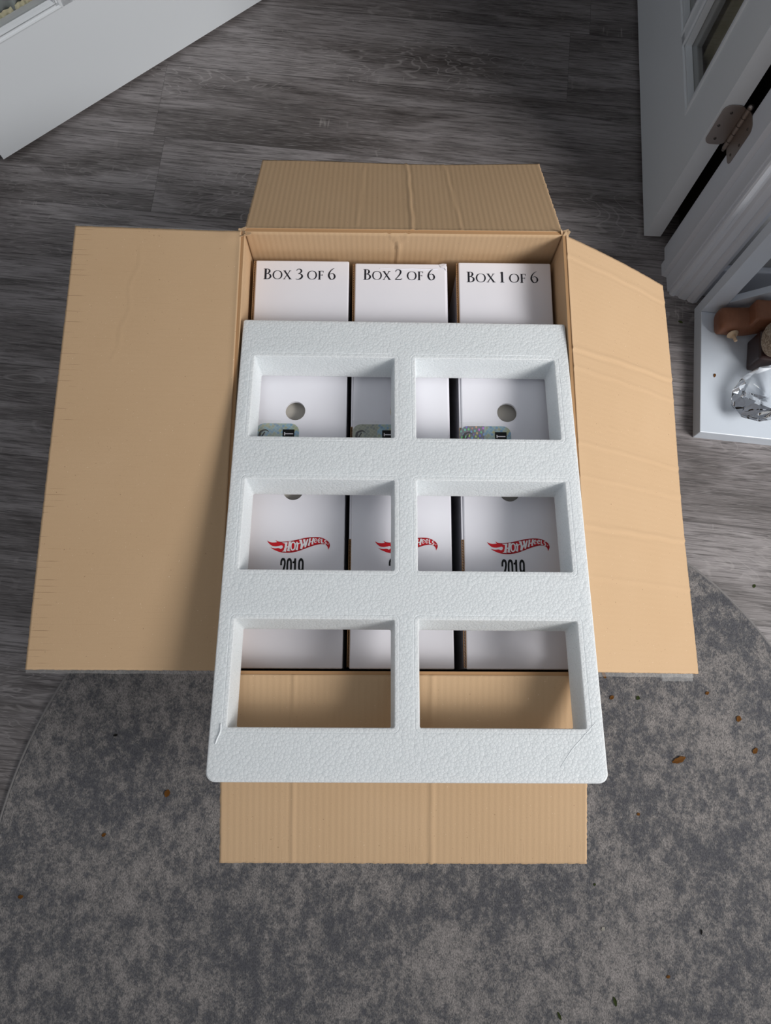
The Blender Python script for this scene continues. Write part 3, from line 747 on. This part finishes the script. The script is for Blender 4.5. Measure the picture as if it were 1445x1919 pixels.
    k2.stroke([(ec[0]-.0062, ec[1]-.004), (ec[0]-.0045, ec[1]+.003), (ec[0]+.002, ec[1]+.0055), (ec[0]+.0065, ec[1]+.003)], [.0035, .0028, .0020, .0005]); k2.stroke([(ec[0]-.003, ec[1]-.004), (ec[0]+.001, ec[1]+.0028)], .0018); k2.done('seal_emblem', M['ink_black'], s1)
    bm = bmesh.new()
    ty1 = sy1+.0058; q = [L(sx0-.001, ty1-.0005), L(mid+.0015, ty1-.0012), L(mid+.0015, sy0), L(sx0-.001, sy0)]
    a = [bm.verts.new((*p, zt+.0005)) for p in q]; b = [bm.verts.new((*p, zt+.0006)) for p in q]
    bm.faces.new(a); bm.faces.new(b); bridge(bm, a, b); obj('clear_tape', bm, M['tape'], t)
    return t
white_box(3, -.2140, -.0772, .5785, [(-.1474, .3490), (-.1467, .2367)], -.1992, .5483, -.1787, (-.2000, -.1415, .3305, -.1680, 'holo_blue'))
white_box(2, -.0715, .0650, .5755, [(-.0042, .3490), (-.0042, .2367)], -.0565, .5490, -.0370, (-.0685, -.0060, .3303, -.0350, 'holo_olive'))
white_box(1, .0775, .2140, .5785, [(.1433, .3490), (.1430, .2367)], .0920, .5468, .1106, (.0775, .1478, .3290, .1112, 'holo_rainbow'))

# ------------------------------------------------------------------ polystyrene tray
def Rm(yw, pt, rl): return Matrix.Rotation(yw, 4, 'Z') @ Matrix.Rotation(pt, 4, 'X') @ Matrix.Rotation(rl, 4, 'Y')
FW, FLn, FT = .434, .5832, .045
fm = Matrix.Translation((.0107, .474, .4936+.0008)) @ Rm(.053, -.1271, .006)
bm = bmesh.new()
XS = [(-.198, -.0141), (.0133, .1978)]; YS = [(-.0565, -.1735), (-.2314, -.3475), (-.4063, -.5267)]
def vloop(pts, z): return [bm.verts.new((p[0], p[1], z)) for p in pts]
oo = []
for d, z in ((.007, -FT), (.003, -FT+.002), (.0025, -FT+.006), (0, -.006), (.0003, -.0012), (.0014, 0)):
    oo.append(vloop(rrect4(-FW/2+d, -FLn+d, FW/2-d, -d, (.003, .003, .010, .010), 6), z))
for a, b in zip(oo, oo[1:]): bridge(bm, a, b)
tops = [oo[-1]]; bots = [oo[0]]
for yi, (y1, y0) in enumerate(YS):
    for x0, x1 in XS:
        prev = None; ls = []
        for d, z, r in ((.0060, 0, .0075), (.0053, -.00045, .007), (.0046, 0, .0065), (.0008, 0, .0026), (.0003, -.0002, .0022), (0, -.0008, .002), (-.0005, -.008, .002), (-.0033, -FT+.001, .002), (-.0031, -FT, .002)):
            l = vloop(rrect(x0-d, y0-d, x1+d, y1+d, r, 4), z)
            if prev: bridge(bm, prev, l)
            prev = l; ls.append(l)
        tops.append(ls[0]); bots.append(ls[-1])
fill_poly(bm, None, vloops=tops); fill_poly(bm, None, vloops=bots)
foam = obj('foam_tray', bm, M['foam'], mtx=fm)
tag(foam, 'white polystyrene foam tray with six rectangular openings laid over the carton', 'foam packaging')

for nm, paths, rad in (('scratch', [[(.166, -.566, .0001), (.180, -.548, .0002), (.192, -.536, .0002), (.208, -.520, .0001)]], .0003),
                       ('chipped_edge', [[(-.205, -.523, .0001), (-.2045, -.531, .0009), (-.2075, -.539, .0004), (-.209, -.544, 0)]], .0009)):
    bm = bmesh.new()
    for q in paths: tube(bm, spline(q, 4), rad, 6)
    obj(nm, bm, M['foam_rough'], foam, smooth=True)

# ------------------------------------------------------------------ low shelf at the right
SH = Matrix.Translation((.6085, .5155, 0)) @ Matrix.Rotation(-.050, 4, 'Z')
shelf = thing('shelf_unit', 'white low open shelf unit with crossed braces beside the doorway', 'shelf', (.6085, .5155, 0), -.050)
SHW = .60
obj('bottom_shelf', bx(((0, 0, 0), (SHW, .262, .035)), bev=.0015), M['laminate'], shelf)
obj('middle_shelf', bx(((0.0, .0, .340), (SHW, .262, .362)), bev=.0015), M['laminate'], shelf)
for x in (0, SHW-.038): obj('leg', bx(((x, .262, 0), (x+.038, .286, .66)), bev=.001), M['laminate'], shelf)
def brace(x0, z0, x1, z1, y, w=.030, th=.014):
    bm = bmesh.new(); d = Vector((x1-x0, 0, z1-z0)).normalized(); n_ = Vector((-d.z, 0, d.x))*w/2
    a = [Vector((x0, 0, z0))-n_, Vector((x1, 0, z1))-n_, Vector((x1, 0, z1))+n_, Vector((x0, 0, z0))+n_]
    p = [bm.verts.new(v_+Vector((0, y, 0))) for v_ in a]; q = [bm.verts.new(v_+Vector((0, y+th, 0))) for v_ in a]
    bm.faces.new(p); bm.faces.new(q); bridge(bm, p, q)
    return obj('cross_brace', bm, M['laminate'], shelf)
brace(.030, .044, SHW-.03, .56, .264)
brace(SHW-.030, .044, .03, .56, .2785, th=.007)
SZ = .0355
def on_shelf(u, v, z=SZ): return at(u, v, z)
# crystal: brilliant cut lying on its side
def gem(center, r, rot):
    bm = bmesh.new(); n = 6
    tab = [(.56*r*math.cos(2*PI*(i+.5)/n), .56*r*math.sin(2*PI*(i+.5)/n), .34*r) for i in range(n)]
    star = [(.80*r*math.cos(2*PI*i/n), .80*r*math.sin(2*PI*i/n), .20*r) for i in range(n)]
    gir = [(r*math.cos(2*PI*i/(2*n)), r*math.sin(2*PI*i/(2*n)), .06*r) for i in range(2*n)]
    gir2 = [(x, y, -.06*r) for x, y, z in gir]
    pav = [(.50*r*math.cos(2*PI*(i+.5)/n), .50*r*math.sin(2*PI*(i+.5)/n), -.42*r) for i in range(n)]
    cul = [(0, 0, -.86*r)]
    for p in tab+star+gir+gir2+pav+cul: bm.verts.new(p)
    bmesh.ops.convex_hull(bm, input=bm.verts)
    bmesh.ops.dissolve_limit(bm, angle_limit=.01, verts=bm.verts, edges=bm.edges)
    bmesh.ops.bevel(bm, geom=list(bm.edges), offset=r*.012, segments=1, affect='EDGES')
    R_ = rot.to_4x4(); bm.transform(R_)
    zmin = min(v.co.z for v in bm.verts)
    o = obj('crystal_diamond', bm, M['crystal'], mtx=Matrix.Translation((center[0], center[1], SZ-zmin)))
    return tag(o, 'clear cut crystal diamond lying on the low white shelf', 'crystal')
from mathutils import Euler
gem((.724, .586), .070, Matrix.Rotation(.75, 3, 'Z') @ Euler((math.radians(-42), math.radians(-14), 0)).to_matrix())
# brown carved figure with pale peg
tg = thing('wooden_figure', 'brown wooden figure with rounded end and pale peg at the back of the shelf', 'ornament', (.70, .743, SZ), -.03)
bm = bmesh.new()
P = spline([(-.058, 0, .022), (-.045, 0, .024), (-.02, 0, .026), (.0, 0, .030), (.03, .004, .040), (.07, .01, .05), (.12, .015, .055)], 4)
rings = []
for i, p in enumerate(P):
    s_ = i/(len(P)-1); ry = .024*min(1, .62+s_*7) if s_ < .1 else .024; rz = .021*min(1, .62+s_*7) if s_ < .1 else .021+.012*s_
    rings.append([bm.verts.new((p[0], p[1]+ry*(abs(math.cos(a))**.6)*(1 if math.cos(a) > 0 else -1), p[2]+rz*(abs(math.sin(a))**.6)*(1 if math.sin(a) > 0 else -1))) for a in [2*PI*k/20 for k in range(20)]])
for a, b in zip(rings, rings[1:]): bridge(bm, a, b)
bm.faces.new(rings[0]); bm.faces.new(rings[-1])
obj('body', bm, M['brown'], tg, smooth=True)
obj('head_block', bx(((-.008, -.022, .045), (.030, .022, .082)), bev=.006, seg=3), M['brown'], tg)
bm = bmesh.new()
Q = Matrix.Translation((-.028, -.030, .026)) @ Matrix.Rotation(PI/2-.3, 4, 'X') @ Matrix.Rotation(.2, 4, 'Y')
bmesh.ops.create_cone(bm, cap_ends=True, segments=24, radius1=.0115, radius2=.008, depth=.004, matrix=Q)
bmesh.ops.create_cone(bm, cap_ends=True, segments=14, radius1=.0032, radius2=.0032, depth=.016, matrix=Q @ Matrix.Translation((0, 0, .008)))
obj('peg', bm, M['peg'], tg, smooth=False)['label'] = 'pale wooden peg'
# dark block with speckled stone on top
tb = obj('dark_block', bx(((-.022, -.036, 0), (.06, .028, .058)), bev=.006, seg=3), M['dark_brown'], mtx=Matrix.Translation((.730, .684, SZ)) @ Matrix.Rotation(-.1, 4, 'Z'))
tag(tb, 'dark brown lacquered block behind the crystal on the low shelf', 'ornament')
bm = bmesh.new(); bmesh.ops.create_uvsphere(bm, u_segments=32, v_segments=20, radius=1)
for v_ in bm.verts:
    x, y, z = v_.co; sg = lambda q, e: math.copysign(abs(q)**e, q)
    v_.co = Vector((sg(x, .75)*.034, sg(y, .7)*.036, sg(z, .75)*.024)) * (1+.05*math.sin(5*x+3*y)+.03*math.sin(9*z))
zm = min(v_.co.z for v_ in bm.verts)
st_ = obj('speckled_stone', bm, M['stone'], smooth=True, mtx=Matrix.Translation((.7375, .682, SZ+.058-zm)) @ Matrix.Rotation(-.1, 4, 'Z'))
tag(st_, 'beige speckled rounded stone resting on the dark block', 'stone')

# ------------------------------------------------------------------ bits of debris
def scrap(name, label, u, v, l, w, ang, mat, z=.0105, curl=.3, cat='leaf bit', group=None):
    p = at(u, v, z); bm = bmesh.new(); n_ = 8; rows_ = []
    rnd = random.Random(int(u*7+v))
    for i in range(n_+1):
        s_ = i/n_; hw = w/2*math.sin(PI*min(.97, max(.06, s_)))**.6*rnd.uniform(.75, 1.1)
        zz = curl*l*.25*math.sin(PI*s_)+.0004
        rows_.append([bm.verts.new(((s_-.5)*l, q*hw, zz*(1+.5*abs(q)))) for q in (-1, 0, 1)])
    for a, b in zip(rows_, rows_[1:]):
        bm.faces.new((a[0], b[0], b[1], a[1])); bm.faces.new((a[1], b[1], b[2], a[2]))
    r_ = bmesh.ops.solidify(bm, geom=bm.faces, thickness=.0006)
    zmn = min(v_.co.z for v_ in bm.verts)
    bmesh.ops.translate(bm, verts=bm.verts, vec=(0, 0, -zmn))
    o = obj(name, bm, mat, mtx=Matrix.Translation((p.x, p.y, z-.0015)) @ Matrix.Rotation(ang, 4, 'Z'))
    return tag(o, label, cat, group)
D = [
 ('leaf_fragment', 'largest folded brown leaf bit on the rug right of the foam tray', 1273, 1424, .026, .011, .4, 'leaf_brown'),
 ('leaf_fragment', 'round amber leaf bit on the rug above the largest one', 1385, 1347, .011, .010, 1.2, 'leaf_brown'),
 ('leaf_fragment', 'amber leaf bit nearest the right edge of the photo on the rug', 1416, 1407, .012, .009, .9, 'leaf_brown'),
 ('leaf_fragment', 'brown leaf bit on the rug left of the front flap', 313, 1487, .013, .010, 1.3, 'leaf_brown'),
 ('leaf_fragment', 'small tan leaf bit on the rug between left rug edge and front flap', 194, 1565, .008, .006, .6, 'leaf_brown'),
 ('leaf_fragment', 'tan leaf bit on the rug near the left edge of the photo', 38, 1681, .009, .007, .2, 'leaf_brown'),
 ('leaf_fragment', 'dark speck on the rug left of the foam tray', 216, 1378, .008, .004, .3, 'leaf_dark'),
 ('leaf_fragment', 'tan leaf bit close under the right flap corner beside the foam tray', 1147, 1307, .009, .007, .7, 'leaf_brown'),
 ('leaf_fragment', 'green leaf bit on the rug below the right flap', 1196, 1308, .008, .007, 1.0, 'leaf_green'),
 ('leaf_fragment', 'reddish leaf bit on the rug below the right flap corner', 1326, 1299, .008, .006, .5, 'leaf_brown'),
 ('leaf_fragment', 'yellow leaf bit touching the foam tray edge under the tape', 1132, 1264, .015, .007, -1.1, 'leaf_brown'),
 ('leaf_fragment', 'slim black seed on the rug at lower right', 1315, 1747, .009, .003, 1.65, 'leaf_dark'),
 ('leaf_fragment', 'long green leaf sliver on the rug at lower right', 1153, 1878, .015, .006, -1.3, 'leaf_green'),
 ('leaf_fragment', 'green leaf sliver at the bottom edge of the photo', 1049, 1905, .013, .005, -1.1, 'leaf_green'),
 ('leaf_fragment', 'tiny tan leaf bit on the rug near the lower right', 1253, 1831, .007, .005, .4, 'leaf_brown'),
 ('leaf_fragment', 'tan leaf bit on the rug below the foam tray corner', 1197, 1526, .006, .005, .4, 'leaf_brown'),
 ('crumb', 'small white crumb on the rug right of the front flap', 1131, 1741, .007, .006, .8, 'crumb'),
 ('leaf_fragment', 'tiny green leaf bit on the rug right of the front flap', 1115, 1658, .005, .004, .8, 'leaf_green'),
]
for nm, lb, u, v, l, w, a, mt in D: scrap(nm, lb, u, v, l, w, a, M[mt], cat='crumb' if nm == 'crumb' else 'leaf bit', group='scraps on the rug')
scrap('leaf_fragment', 'green leaf bit on the bare floor right of the rug edge', 1414, 1098, .008, .006, .9, M['leaf_green'], z=.0016)
scrap('leaf_fragment', 'olive leaf bit on the floor between right flap and shelf', 1276, 603, .010, .006, -.4, M['leaf_green'], z=.0016)
scrap('leaf_fragment', 'tiny brown leaf bit on the low white shelf', 1340, 703, .008, .005, 1.35, M['leaf_brown'], z=SZ+.0016)
